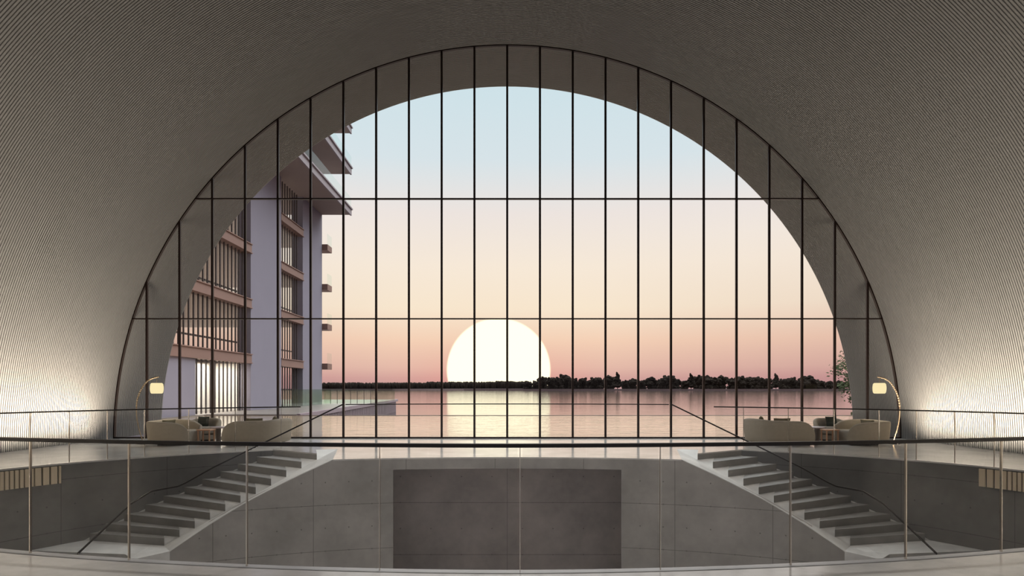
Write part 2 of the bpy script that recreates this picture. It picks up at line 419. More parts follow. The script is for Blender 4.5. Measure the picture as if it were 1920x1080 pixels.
# ------------------------------------------------------------------ stairs
def mx(p,s): return (p[0]*s,)+tuple(p[1:])
def staircase(s, side):
    st=empty('staircase',(s*7,13,ZB),'pale concrete staircase curving down to the %s from the central balcony'%side,'stairs')
    def V(p,z): return (s*abs(p[0]) if True else 0,p[1],z)
    def fac(mb,pts):
        mb.face(pts if s<0 else list(reversed(pts)))
    # sloping slab
    mb=MB()
    lines=[((I0.x,I0.y),(Rm.x,Rm.y),(Lk[0].x,Lk[0].y),0)]
    for k in range(11): lines.append(((Ik[k].x,Ik[k].y),(Rk[k].x,Rk[k].y),(Lk[k].x,Lk[k].y),-RIS*(k+1)))
    TH=.22
    for (a,b,c,z),(a2,b2,c2,z2) in zip(lines,lines[1:]):
        if z==0:
            fac(mb,[V(a,-.001),V(Rq,-.001),V(b2,z2)]); fac(mb,[V(Rq,-.001),V(b,-.001),V(b2,z2)]); fac(mb,[V(a,-.001),V(b2,z2),V(a2,z2)])
            fac(mb,[V(a,z),V(a2,z2),V(a2,z2-.014),V(a,z-.014)])
            continue
        else:
            fac(mb,[V(a,z),V(b,z),V(b2,z2),V(a2,z2)]); fac(mb,[V(b,z),V(c,z),V(c2,z2),V(b2,z2)])
        fac(mb,[V(a2,z2-.014),V(b2,z2-TH),V(b,z-TH),V(a,z-.014)]); fac(mb,[V(b2,z2-TH),V(c2,z2-TH),V(c,z-TH),V(b,z-TH)])
        fac(mb,[V(a,z),V(a2,z2),V(a2,z2-.014),V(a,z-.014)])
        fac(mb,[V(c,z-TH),V(c2,z2-TH),V(c2,z2),V(c,z)])
    mb.build('sloping_slab',M['ramp'],st)
    # solid steps lying on the slab
    def inset(r,l,d=.13):
        v=(l-r); return l-v.normalized()*d
    for k in range(1,11):
        r0,r1=Rk[k-1],Rk[k]; l0,l1=inset(r0,Lk[k-1]),inset(r1,Lk[k])
        e=(l0-r0).normalized(); dv=(r1.normalized()+Vector((-.035,0))).normalized()
        den=dv.x*e.y-dv.y*e.x; tt=((r0.x-r1.x)*e.y-(r0.y-r1.y)*e.x)/den; r0=r1+dv*tt
        mb=MB(); z=-RIS*k; zb0=-RIS*k-.03; zb1=-RIS*(k+1)-.03
        T=[V(r0,z),V(l0,z),V(l1,z),V(r1,z)]; B=[V(r0,zb0),V(l0,zb0),V(l1,zb1),V(r1,zb1)]
        fac(mb,T); fac(mb,list(reversed(B)))
        for i in range(4):
            j=(i+1)%4; fac(mb,[T[j],T[i],B[i],B[j]])
        mb.build('step',M['step'],st)
    # nosing under the top floor edge
    mb=MB(); r0,l0=Rk[0],Lk[0]; z=-.03
    d=Vector((-.08,.25)); T=[V(r0+d,z),V(l0+d,z),V(l0,z),V(r0,z)]; B=[V(r0+d,-.2),V(l0+d,-.2),V(l0,-.2),V(r0,-.2)]
    fac(mb,T); fac(mb,list(reversed(B)))
    for i in range(4):
        j=(i+1)%4; fac(mb,[T[j],T[i],B[i],B[j]])
    mb.build('step',M['step'],st)
    # landing
    mb=MB()
    P=[Ik[10],Rk[10],Lk[10],L11,R11,I11]
    zt=[LAND-.002]*5+[LAND-.06]
    T=[V(p,z) for p,z in zip(P,zt)]; B=[V(p,z-.24) for p,z in zip(P,zt)]
    fac(mb,[T[i] for i in (0,1,4,5)]); fac(mb,[T[i] for i in (1,2,3,4)]); fac(mb,list(reversed(B)))
    for i in range(6):
        j=(i+1)%6; fac(mb,[T[j],T[i],B[i],B[j]])
    mb.build('landing',M['ramp'],st)
    # lower flight
    pi0=math.asin(min(1,(I11.y-YC)/BI)); po0=math.asin(min(1,(L11.y-YC)/BO))
    def ln(m):
        t=m/11
        a=ell(-AI*.985,BI,pi0+(-.38-pi0)*t); b=ell(-AO*.985,BO,po0+(-.30-po0)*t); return a,b
    for m in range(11):
        a0,b0=ln(m); a1,b1=ln(m+1)
        if m==0: a0=(I11.x,I11.y); b0=(L11.x,L11.y)
        z=LAND-RIS*(m+1); mb=MB()
        zl=max(ZB,z-.32)
        T=[V(a0,z),V(b0,z),V(b1,z),V(a1,z)]; B=[V(a0,zl),V(b0,zl),V(b1,zl),V(a1,zl)]
        fac(mb,T); fac(mb,list(reversed(B)))
        for i in range(4):
            j=(i+1)%4; fac(mb,[T[j],T[i],B[i],B[j]])
        mb.build('step',M['step'],st)
    return st
staircase(-1,'left'); staircase(1,'right')

# reflection of slats in the glass, built as added slats on the retaining walls
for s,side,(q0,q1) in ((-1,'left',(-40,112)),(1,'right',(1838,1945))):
    g=empty('slat_reflection',(s*9.6,12.5,-.4),'pale slatted reflection built as slats on the %s concrete retaining wall'%side,'reflection')
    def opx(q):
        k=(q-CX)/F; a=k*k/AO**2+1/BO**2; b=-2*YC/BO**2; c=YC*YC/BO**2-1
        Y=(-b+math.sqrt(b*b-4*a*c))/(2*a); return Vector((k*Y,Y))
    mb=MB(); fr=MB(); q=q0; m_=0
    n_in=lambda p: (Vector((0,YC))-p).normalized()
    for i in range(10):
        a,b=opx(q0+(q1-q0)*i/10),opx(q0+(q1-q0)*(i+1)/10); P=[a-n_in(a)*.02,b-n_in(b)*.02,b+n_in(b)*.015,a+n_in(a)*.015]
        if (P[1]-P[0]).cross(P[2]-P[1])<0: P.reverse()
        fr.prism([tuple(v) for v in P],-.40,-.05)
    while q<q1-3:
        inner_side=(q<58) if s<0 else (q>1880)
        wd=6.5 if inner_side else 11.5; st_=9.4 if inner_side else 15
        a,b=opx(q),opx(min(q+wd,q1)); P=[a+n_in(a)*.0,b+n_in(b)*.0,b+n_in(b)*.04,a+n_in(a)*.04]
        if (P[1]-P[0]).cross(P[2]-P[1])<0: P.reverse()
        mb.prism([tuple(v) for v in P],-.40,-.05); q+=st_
    fr.build('backing',M['plinth'],g); mb.build('slats',M['reflection'],g)
# ------------------------------------------------------------------ balustrades
def sheet(mb, pts, zt, zb, th=.012):
    """upright glass of thickness th along pts"""
    n=len(pts); zt=zt if isinstance(zt,list) else [zt]*n; zb=zb if isinstance(zb,list) else [zb]*n
    o=[]
    for i in range(n):
        a=pts[max(0,i-1)]; b=pts[min(n-1,i+1)]
        d=Vector((b[0]-a[0],b[1]-a[1])).normalized(); o.append((d.y*th/2,-d.x*th/2))
    A=[(p[0]+q[0],p[1]+q[1]) for p,q in zip(pts,o)]; B=[(p[0]-q[0],p[1]-q[1]) for p,q in zip(pts,o)]
    for i in range(n-1):
        j=i+1
        mb.quad((*A[i],zb[i]),(*A[j],zb[j]),(*A[j],zt[j]),(*A[i],zt[i]))
        mb.quad((*B[j],zb[j]),(*B[i],zb[i]),(*B[i],zt[i]),(*B[j],zt[j]))
        mb.quad((*A[i],zt[i]),(*A[j],zt[j]),(*B[j],zt[j]),(*B[i],zt[i]))
        mb.quad((*B[i],zb[i]),(*B[j],zb[j]),(*A[j],zb[j]),(*A[i],zb[i]))
    for i in (0,n-1): mb.quad((*A[i],zb[i]),(*B[i],zb[i]),(*B[i],zt[i]),(*A[i],zt[i]))
def railbar(mb, pts3, w, h):
    n=len(pts3); rows=[]
    for i in range(n):
        a=Vector(pts3[max(0,i-1)]); b=Vector(pts3[min(n-1,i+1)]); d=(b-a); d.z=0; d.normalize()
        s_=Vector((d.y,-d.x,0))*w/2; p=Vector(pts3[i]); u=Vector((0,0,h/2))
        rows.append([p+s_+u,p-s_+u,p-s_-u,p+s_-u])
    for i in range(n-1):
        for k in range(4):
            m=(k+1)%4; mb.quad(rows[i][k],rows[i][m],rows[i+1][m],rows[i+1][k])
    mb.face(list(reversed(rows[0]))); mb.face(rows[-1])
def post(x,y,dx,dy,z0,z1,w,d):
    mb=MB(); n=Vector((dx,dy)).normalized(); t=Vector((-n.y,n.x))
    P=[Vector((x,y))+n*a*d/2+t*b*w/2 for a,b in ((-1,-1),(1,-1),(1,1),(-1,1))]
    if (P[1]-P[0]).cross(P[2]-P[1])<0: P.reverse()
    mb.prism([tuple(p) for p in P],z0,z1); return mb

# near balustrade
HF=1.07
nb=empty('glass_balustrade',(0,nearY(0)-.06,0.004),'long curved glass balustrade with dark rail along the near floor edge','balustrade')
def npt(x): return (x,nearY(x)-.06)
xs=[-8.6+17.2*i/120 for i in range(121)]
mb=MB(); railbar(mb,[(*npt(x),HF-.016) for x in xs],.05,.032); mb.build('handrail',M['rail'],nb)
ppx=[57,242,463,712,975,1238,1482,1698,1877]
pxs=[]
for q in ppx:
    lo,hi=-8.6,8.6
    for _ in range(50):
        mid=(lo+hi)/2
        if mid/npt(mid)[1]*F+CX<q: lo=mid
        else: hi=mid
    pxs.append(lo)
pxs=[-8.4,-7.0,-5.75]+pxs+[5.85,7.1,8.4]
pxs.sort()
for x in pxs:
    e=.01; d=((npt(x+e)[1]-npt(x-e)[1]),-2*e)
    thick=.006 if abs(x)<1.8 else .011
    post(*npt(x),d[0],d[1],.004,HF-.03,thick,.02).build('post',M['steel'],nb)
for a,b in zip(pxs,pxs[1:]):
    mb=MB(); q=[a+.02+(b-a-.04)*i/10 for i in range(11)]; sheet(mb,[npt(x) for x in q],HF-.03,.02); mb.build('glass_panel',M['gbal'],nb)

# side balustrades along the retaining wall
for s,side in ((-1,'left'),(1,'right')):
    sb=empty('glass_balustrade',(s*8,14.8,0),'curved glass balustrade in front of the %s seating group, above the retaining wall'%side,'balustrade')
    phs=math.acos(-5.25/AO)
    def opt(t,s=s):
        ph=phs+(PI*1.0-phs)*t; x,y=ell(AO+.07,BO+.07,ph); return (s*-x if False else s*abs(x),y)
    T=[i/60 for i in range(61)]
    hs=1.07
    mb=MB(); railbar(mb,[(*opt(t),hs-.014) for t in T],.045,.028); mb.build('handrail',M['rail'],sb)
    pp=[527,441,354,271] if s<0 else [1375,1394,1478,1568,1648]
    pp=[527,441,354,271] if s<0 else [1394,1478,1564,1648]
    ts=[]
    for q in pp:
        t=min((i/2000 for i in range(2001)),key=lambda t:abs(opt(t)[0]/opt(t)[1]*F+CX-q)); ts.append(t)
    ts=[0.004]+ts
    while ts[-1]<.93: ts.append(ts[-1]+.085)
    for i,t in enumerate(ts):
        x,y=opt(t); a=opt(max(0,t-.003)); b=opt(t+.003); d=(b[1]-a[1],-(b[0]-a[0]))
        if i: post(x,y,d[0],d[1],0,hs-.026,.014,.024).build('post',M['steel'],sb)
    for a,b in zip(ts,ts[1:]):
        mb=MB(); sheet(mb,[opt(a+(b-a)*i/8) for i in range(9)],hs-.026,.01); mb.build('glass_panel',M['gbal'],sb)

# balcony balustrade
HC=1.19
XB=-3.5
cb=empty('glass_balustrade',(0,inY(0)+.03,0),'clear glass balustrade with thin rail along the central balcony edge','balustrade')
def cpt(x): return (x,inY(x)+.03)
q=[XB+(-2*XB)*i/40 for i in range(41)]
mb=MB(); railbar(mb,[(*cpt(x),HC-.01) for x in q],.04,.02); mb.build('handrail',M['rail'],cb)
for i in range(4):
    a=XB+7*i/4; b=XB+7*(i+1)/4
    mb=MB(); sheet(mb,[cpt(a+.01+(b-a-.02)*k/8) for k in range(9)],HC-.02,.005,.01); mb.build('glass_panel',M['gcen'],cb)
# stair balustrades
hp=[(645,757),(400,876),(348,905),(333,912),(283,921),(244,945),(144,1039)]
def hy(px):
    for (a,b),(c,d) in zip(hp,hp[1:]):
        if a>=px>=c: return b+(d-b)*(a-px)/(a-c)
for s,side in ((-1,'left'),(1,'right')):
    sb=empty('glass_balustrade',(s*6,13.2,-1),'dark sloping handrail on clear glass following the %s staircase down'%side,'balustrade')
    P=[inner(p,hy(p)) for p in [645-(645-144)*i/80 for i in range(81)]]
    P=[Vector((s*abs(p.x),p.y+.02,p.z)) for p in P]
    mb=MB(); railbar(mb,P,.045,.03); mb.build('handrail',M['rail'],sb)
    cuts=[0,18,36,52,68,80]
    for a,b in zip(cuts,cuts[1:]):
        mb=MB(); g=P[a:b+1]; sheet(mb,[(p.x,p.y) for p in g],[p.z-.02 for p in g],[p.z-1.02 if p.z<.9 else max(.006,p.z-1.02) for p in g],.01)
        mb.build('glass_panel',M['gcen'],sb)

# ------------------------------------------------------------------ vault
RV=12.0
YF=20.0; YE=22.73
PITCH=.068; GAP=.025; DEP=.10
mb=MB(); SEG=120
N_=int((YE-BACK)/PITCH)
prof=[]
for i in range(N_):
    y=BACK+i*PITCH
    prof += [(RV,y),(RV,y+PITCH-GAP),(RV+DEP,y+PITCH-GAP),(RV+DEP,y+PITCH)]
prof += [(RV,BACK+N_*PITCH),(RV,YE),(RV+.6,YE),(RV+.6,BACK),(RV,BACK)]
angs=[PI*i/SEG for i in range(SEG+1)]
for r,y in prof:
    for a in angs: mb.v.append((r*math.cos(a),y,r*math.sin(a)))
w=SEG+1
for k in range(len(prof)-1):
    for i in range(SEG):
        mb.f.append([k*w+i,k*w+i+1,(k+1)*w+i+1,(k+1)*w+i])
tag(mb.build('ceiling',M['rib']),'taupe barrel vault lined with fine curved slats',kind='structure')

# ------------------------------------------------------------------ glazed arch
wf=empty('window_1',(0,YF,0),'huge semicircular glazed facade looking out on the lake',kind='structure')
for i in range(-11,12):
    x=float(i); h=math.sqrt(RV*RV-x*x)
    mb=MB(); mb.box(x-.032,x+.032,YF-.035,YF+.035,0,h+.02); mb.build('mullion',M['bronze'],wf,bevel=.006)
for z,h in ((3.65,.036),(7.31,.036),(.045,.045)):
    xx=math.sqrt(RV*RV-z*z)
    mb=MB(); mb.box(-xx,xx,YF-.05,YF+.05,z-h/2 if z>1 else 0,z+h/2 if z>1 else h); mb.build('transom',M['bronze'],wf)
mb=MB()
for i in range(SEG):
    a,b=angs[i],angs[i+1]
    def rp(r,y,t): return (r*math.cos(t),y,r*math.sin(t))
    for r0,y0,r1,y1 in ((RV-.025,YF-.05,RV-.025,YF+.05),(RV-.025,YF-.05,RV+.06,YF-.05),(RV-.025,YF+.05,RV+.06,YF+.05)):
        mb.quad(rp(r0,y0,a),rp(r0,y0,b),rp(r1,y1,b),rp(r1,y1,a))
mb.build('arch_frame',M['bronze'],wf)
mb=MB(); mb.face([(RV*math.cos(a),YF+.02,RV*math.sin(a)) for a in angs]); mb.build('glazing',M['gfac'],wf)

# ------------------------------------------------------------------ furniture
def smooth_path(P, n=6):
    out=[]
    for i in range(len(P)-1):
        p0=P[max(0,i-1)];p1=P[i];p2=P[i+1];p3=P[min(len(P)-1,i+2)]
        for k in range(n):
            t=k/n
            out.append(tuple(.5*((2*b)+(-a+c)*t+(2*a-5*b+4*c-d)*t*t+(-a+3*b-3*c+d)*t**3) for a,b,c,d in zip(p0,p1,p2,p3)))
    out.append(tuple(P[-1])); return out
def shell(P, th=.13, flare=.05, zb=.05, n=6):
    """upholstered wall along plan points P=(x,y,top); outside of the shell is on the right of the walking direction"""
    P=smooth_path(P,n); mb=MB(); m=len(P); rows=[]
    for i,(x,y,h) in enumerate(P):
        a=P[max(0,i-1)]; b=P[min(m-1,i+1)]; d=Vector((b[0]-a[0],b[1]-a[1])).normalized(); o=Vector((d.y,-d.x))
        c=Vector((x,y)); hh=h-zb; row=[]
        def q(off,z): row.append((c.x+o.x*off,c.y+o.y*off,z))
        q(-.03,zb); q(0,zb+.04)
        for t in (.3,.6,.85): q(flare*t,zb+hh*t)
        q(flare-.01,h-.03); q(flare-.03,h-.008); q(flare-th*.5,h); q(flare-th+.03,h-.008); q(flare-th+.008,h-.035)
        q(-th,zb+hh*.6); q(-th,zb)
        rows.append(row)
    b=len(mb.v); k=len(rows[0])
    for r in rows: mb.v+= r
    for i in range(m-1):
        for j in range(k):
            l=(j+1)%k; mb.f.append([b+i*k+j,b+i*k+l,b+(i+1)*k+l,b+(i+1)*k+j])
    mb.f.append([b+j for j in reversed(range(k))]); mb.f.append([b+(m-1)*k+j for j in range(k)])
    return mb
def pad(poly, z0, z1, r=.04):
    """soft slab: rounded over edges"""
    mb=MB(); n=len(poly); cx=sum(p[0] for p in poly)/n; cy=sum(p[1] for p in poly)/n
    def ring(k,z):
        o=[]
        for x,y in poly:
            d=Vector((cx-x,cy-y)); l=d.length; d=d/l*min(k,l*.9); o.append((x+d.x,y+d.y,z))
        return o
    rows=[ring(r,z0),ring(0,z0+r),ring(0,z1-r),ring(r*.3,z1-r*.35),ring(r,z1),ring(.25,z1+.012)]
    for q in rows: mb.v+=q
    for i in range(len(rows)-1):
        for j in range(n):
            l=(j+1)%n; mb.f.append([i*n+j,i*n+l,(i+1)*n+l,(i+1)*n+j])
    mb.f.append(list(reversed(range(n)))); mb.f.append([(len(rows)-1)*n+j for j in range(n)])
    return mb
def cushion(loc, w, h, t, rz, tilt, mat, label, group='throw cushions on the lounge seats'):
    mb=MB(); n=10
    for sgn in (1,-1):
        base=len(mb.v)
        for i in range(n+1):
            for j in range(n+1):
                u=i/n*2-1; v=j/n*2-1
                k=(max(0,1-u**4)*max(0,1-v**4))**.5
                sx=w/2*(1-.06*(1-abs(v)**2)*0-.05*(v*v))*u if True else 0
                mb.v.append((u*w/2*(1-.05*(1-v*v)*abs(u)), sgn*t/2*k, v*h/2*(1-.05*(1-u*u)*abs(v))))
        for i in range(n):
            for j in range(n):
                q=[base+i*(n+1)+j,base+(i+1)*(n+1)+j,base+(i+1)*(n+1)+j+1,base+i*(n+1)+j+1]
                mb.f.append(q if sgn<0 else q[::-1])
    o=mb.build('throw_cushion',mat,smooth=True); o.location=loc; o.rotation_euler=(tilt,0,rz)
    return tag(o,label,'cushion',group)

def group(s, dx, side):
    """seating group; written for the left, mirrored about the axis for the right, then moved by dx"""
    def X(x): return s*(-x)+dx if s>0 else x+dx
    # in left coordinates; mirrored path must be reversed to keep the outside on the right
    def PT(P): 
        Q=[(X(p[0]),)+tuple(p[1:]) for p in P]
        return Q if s<0 else Q[::-1]
    where='beside the arc lamp' 
    # --- tub chair by the lamp, opening towards the tables
    ch=empty('tub_armchair',(X(-9.05),17.75,0),'cream tub armchair by the %s arc lamp, seen from the side'%side,'armchair','lounge seats by the glazed arch')
    P=[(-8.62,18.45,.50),(-8.86,18.50,.62),(-9.2,18.46,.66),(-9.5,18.25,.665),(-9.6,17.9,.655),(-9.6,17.55,.65),(-9.52,17.43,.645),(-9.1,17.4,.63),(-8.85,17.42,.61),(-8.66,17.47,.545),(-8.57,17.54,.42),(-8.54,17.6,.22)]
    shell(PT(P[::-1])[::-1] if False else PT(P[::-1])).build('back_and_arms',M['fabric'],ch,smooth=True) if False else shell(PT(P)).build('back_and_arms',M['fabric'],ch,smooth=True)
    pl=[(-8.62,17.56),(-8.6,18.4),(-9.2,18.36),(-9.48,18.15),(-9.5,17.7),(-9.3,17.54)]
    pl=[(X(a),b) for a,b in pl]; 
    if s<0: pl=pl[::-1]
    area=sum(pl[i][0]*pl[(i+1)%6][1]-pl[(i+1)%6][0]*pl[i][1] for i in range(6))
    if area<0: pl=pl[::-1]
    pad(pl,.06,.38).build('seat',M['fabric2'],ch,smooth=False)
    mb=MB(); mb.prism([(x*.92+X(-9.05)*.08,y*.92+17.97*.08) for x,y in pl],0,.06); mb.build('plinth',M['plinth'],ch)
    cushion((X(-9.32),18.0,.50),.44,.34,.13,s*-1.2,.25,M['cush'],'olive cushion propped inside the %s cream tub armchair by the lamp'%side)
    # --- armchair facing the room
    c2=empty('tub_armchair',(X(-8.9),19.1,0),'cream round-backed armchair facing the room beside the %s side table'%side,'armchair','lounge seats by the glazed arch')
    cx,cy,r=-8.93,19.2,.47
    P=[]
    for i in range(13):
        a=-.35+ (PI+.7)*i/12
        h=.30+.34*math.sin(max(0,min(1,(i+.6)/5.0))*PI/2)*math.sin(max(0,min(1,(12.6-i)/5.0))*PI/2)
        P.append((cx+r*math.cos(a),cy+r*math.sin(a),h))
    P=P[::-1] if False else P
    shell(PT(P)).build('back_and_arms',M['fabric'],c2,smooth=True)
    pl=[(X(cx+(r-.06)*math.cos(2*PI*i/20)),cy-.06+(r-.06)*math.sin(2*PI*i/20)*(1.0)) for i in range(20)]
    pad(pl if True else pl,.2,.40).build('seat',M['fabric2'],c2)
    mb=MB(); mb.prism([(X(cx)+(r-.05)*math.cos(2*PI*i/20),cy-.06+(r-.05)*math.sin(2*PI*i/20)) for i in range(20)],.05,.185); mb.build('base',M['fabric2'],c2)
    mb=MB(); mb.prism([(X(cx)+(r-.12)*math.cos(2*PI*i/20),cy-.04+(r-.12)*math.sin(2*PI*i/20)) for i in range(20)],0,.06); mb.build('plinth',M['plinth'],c2)
    cushion((X(-8.98),19.35,.55),.38,.30,.12,s*.2,-.22,M['cushd'],'dark green cushion on the %s round-backed armchair'%side)
    # --- low wooden side table
    tb=empty('side_table',(X(-8.38),18.15,0),'low square oak side table in front of the %s round-backed armchair'%side,'table','low tables in the lounge groups')
    x0,x1,y0,y1=sorted((X(-8.57),X(-8.19)))+[18.05,18.42]
    mb=MB(); mb.box(x0,x1,y0,y1,.355,.39); mb.build('table_top',M['wood'],tb,bevel=.008)
    for x in (x0+.035,x1-.035):
        for y in (y0+.035,y1-.035):
            mb=MB(); mb.tube([(x,y,0),(x,y,.356)],.021,10); mb.build('leg',M['wood'],tb)
    # --- round table
    rt=empty('round_table',(X(-8.2),18.72,0),'round mauve marble table between the %s sofa and armchair'%side,'table','low tables in the lounge groups')
    cx,cy=X(-8.16),18.72
    mb=MB(); mb.lathe([(.26,.395),(.30,.40),(.31,.415),(.30,.43),(.27,.435)],cx,cy,32); mb.build('table_top',M['marble'],rt)
    for i in range(3):
        a=2*PI*i/3+.5; mb=MB(); mb.lathe([(.05,0),(.055,.01),(.055,.38),(.05,.397)],cx+.17*math.cos(a),cy+.17*math.sin(a),14); mb.build('leg',M['tleg'],rt)
    # --- sofa with its back to the camera
    so=empty('sofa',(X(-7.0),17.9,0),'cream curved sofa with its back to the stair well, %s group'%side,'sofa','lounge seats by the glazed arch')
    P=[(-6.2,18.75,.60),(-6.12,18.45,.68),(-6.16,18.05,.70),(-6.28,17.72,.69),(-6.5,17.56,.665),(-6.9,17.53,.655),(-7.25,17.56,.645),(-7.45,17.60,.60),(-7.6,17.66,.50),(-7.68,17.72,.36),(-7.72,17.78,.16)]
    shell(PT(P[::-1])[::-1] if False else (PT(P) if True else 0)).build('back_and_arm',M['fabric'],so,smooth=True) if False else shell((lambda Q: Q)(PT(P[::-1]))).build('back_and_arm',M['fabric'],so,smooth=True)
    pl=[(-7.66,17.72),(-7.2,17.66),(-6.5,17.66),(-6.28,17.9),(-6.28,18.7),(-7.2,18.68),(-7.66,18.55)]
    pl=[(X(a),b) for a,b in pl]
    area=sum(pl[i][0]*pl[(i+1)%7][1]-pl[(i+1)%7][0]*pl[i][1] for i in range(7))
    if area<0: pl=pl[::-1]
    pad(pl,.06,.40).build('seat',M['fabric2'],so)
    mb=MB(); mb.prism([(x*.93+X(-7)*.07,y*.93+18.15*.07) for x,y in pl],0,.06); mb.build('plinth',M['plinth'],so)
    cushion((X(-6.44),18.1,.585),.40,.36,.13,s*1.2,-.2,M['cush'],'olive cushion in the tall corner of the %s sofa'%side)
    cushion((X(-6.88),17.85,.55),.46,.34,.13,0,.2,M['cush'],'olive cushion leaning against the middle of the %s sofa back'%side)
    # --- arc lamp
    lp=empty('arc_floor_lamp',(X(-10.0),17.9,0),'cane arc floor lamp with glowing cream drum shade, %s end of the hall'%side,'lamp','arc lamps by the vault wall')
    Yl=18.0
    base=at(268,833,Yl); bx=base.x
    mb=MB(); mb.lathe([(.15,0),(.15,.02),(.14,.028),(.03,.03)],X(bx),Yl,28); mb.build('base',M['plinth'],lp)
    path=[(268,831),(266,822),(261,806),(257.5,790),(256,776),(256,764)]
    pts=[at(a,b,Yl) for a,b in path]; pts=[Vector((X(p.x),p.y,p.z)) for p in pts]
    mb=MB(); mb.tube(smooth_path([tuple(p) for p in pts],4),.013,8); mb.build('stem',M['rattan'],lp,smooth=True)
    arc=[(256,764),(257.5,750),(261.5,737),(267,726.5),(274,717),(282,711),(290,708),(298,706.5)]
    pts=[at(a,b,Yl) for a,b in arc]; pts=smooth_path([(X(p.x),p.y,p.z) for p in pts],6)
    mb=MB(); mb.tube(pts,[.015 if i%2 else .024 for i in range(len(pts))],8); mb.build('arm',M['rattan'],lp,smooth=False)
    sc_=at(294,728,Yl); sx=X(sc_.x)
    mb=MB(); mb.tube([(sx,Yl,sc_.z+.29),(sx,Yl,sc_.z+.14)],.006,6); mb.build('cord',M['rattan'],lp)
    mb=MB(); zc=sc_.z
    mb.lathe([(.12,zc-.138),(.125,zc-.145),(.138,zc-.14),(.157,zc-.115),(.168,zc-.05),(.17,zc),(.168,zc+.05),(.157,zc+.115),(.138,zc+.14),(.125,zc+.145),(.12,zc+.138),(.145,zc+.11),(.158,zc),(.145,zc-.11),(.12,zc-.138)],sx,Yl,32,cap=False)
    mb.tube([(sx-.14,Yl,zc+.135),(sx+.14,Yl,zc+.135)],.006,6)
    mb.build('lamp_shade',M['shade'],lp,smooth=True)
    ld=bpy.data.lights.new('lamp_bulb','POINT'); ld.energy=26; ld.color=(1,.86,.62); ld.shadow_soft_size=.04
    lo=bpy.data.objects.new('lamp_bulb',ld); COL.objects.link(lo); lo.location=(sx,Yl,zc)
group(-1,0,'left'); group(1,.6,'right')

# ------------------------------------------------------------------ outside: water, terrace
ZL=-1.6
mb=MB(); mb.quad((-17.6,20.12,-.06),(20.5,20.12,-.06),(20.5,38,-.06),(-17.6,38,-.06))
tag(mb.build('pool_water',M['pool']),'still pale pool water outside the glazed arch',kind='structure')
mb=MB(); mb.box(-17.6,20.7,38,38.25,ZL,-.04); mb.box(20.5,20.7,20.1,38,ZL,-.04); mb.box(-17.6,20.5,20.12,38,ZL,ZL+.3)
tag(mb.build('pool_edge',M['coping']),'thin dark infinity edge of the pool',kind='structure')
mb=MB(); mb.quad((-2500,20,ZL),(2500,20,ZL),(2500,2600,ZL),(-2500,2600,ZL))
tag(mb.build('lake',M['lake']),'calm pink lake reaching the far shore',kind='structure')
mb=MB(); mb.box(-60,60,-60,-5,-.3,-.02)
tag(mb.build('ground',M['deck']),'paved forecourt behind the hall',kind='structure')
# terrace with slatted side
TP=[(-60,20.3),(-17.6,20.3),(-17.6,38.27),(-12.3,38.27),(-12.3,41),(-15,89),(-60,89)]
mb=MB(); mb.prism(TP,-.25,0); tag(mb.build('terrace',M['deck']),'pale terrace slab the apartment block stands on',kind='structure')
dk=empty('quay_cladding',(-13,60,ZL),'mauve slatted side of the terrace above the lake','quay wall')
mb=MB()
a=Vector((-12.25,38.4)); b=Vector((-15.08,88.7)); d=(b-a).normalized(); nn=Vector((d.y,-d.x))
N2=90
for i in range(N2):
    p=a+(b-a)*i/N2; q=p+(b-a)/N2*.55
    P=[p-nn*.12,q-nn*.12,q+nn*.05,p+nn*.05]
    if (P[1]-P[0]).cross(P[2]-P[1])<0: P.reverse()
    mb.prism([tuple(v) for v in P],ZL,-.25)
mb.build('slats',M['clad'],dk)
mb=MB(); P=[a-nn*.5,b-nn*.5,b-nn*.12,a-nn*.12]
if (P[1]-P[0]).cross(P[2]-P[1])<0: P.reverse()
mb.prism([tuple(v) for v in P],ZL-.1,-.25); mb.build('backing',M['coping'],dk)
mb=MB(); P=[a-nn*.1,b-nn*.1+d*1.6,b+nn*.12+d*1.6,a+nn*.12]
if (P[1]-P[0]).cross(P[2]-P[1])<0: P.reverse()
mb.prism([tuple(v) for v in P],-.26,.03); mb.build('coping',M['clad'],dk)
# glass rail at the end of the terrace
gr=empty('terrace_railing',(-16,65,0),'greenish glass railing on the terrace beside the apartment block','railing')
GP=[(-18.2,65),(-13.55,65),(-13.75,80)]
for k in range(7):
    x0=-18.2+4.65*k/7; x1=-18.2+4.65*(k+1)/7
    mb=MB(); mb.box(x0+.02,x1-.02,64.99,65.01,.04,1.43); mb.build('glass_panel',M['gext'],gr)
    mb=MB(); mb.box(x1-.02,x1+.02,64.97,65.03,0,1.44); mb.build('post',M['fin'],gr)
mb=MB(); sheet(mb,[(-17.45,51),(-17.45,64.95)],1.43,.04,.02); mb.build('glass_panel',M['gext'],gr)
mb=MB(); sheet(mb,[GP[1],GP[2]],1.43,.04,.02); mb.build('glass_panel',M['gext'],gr)

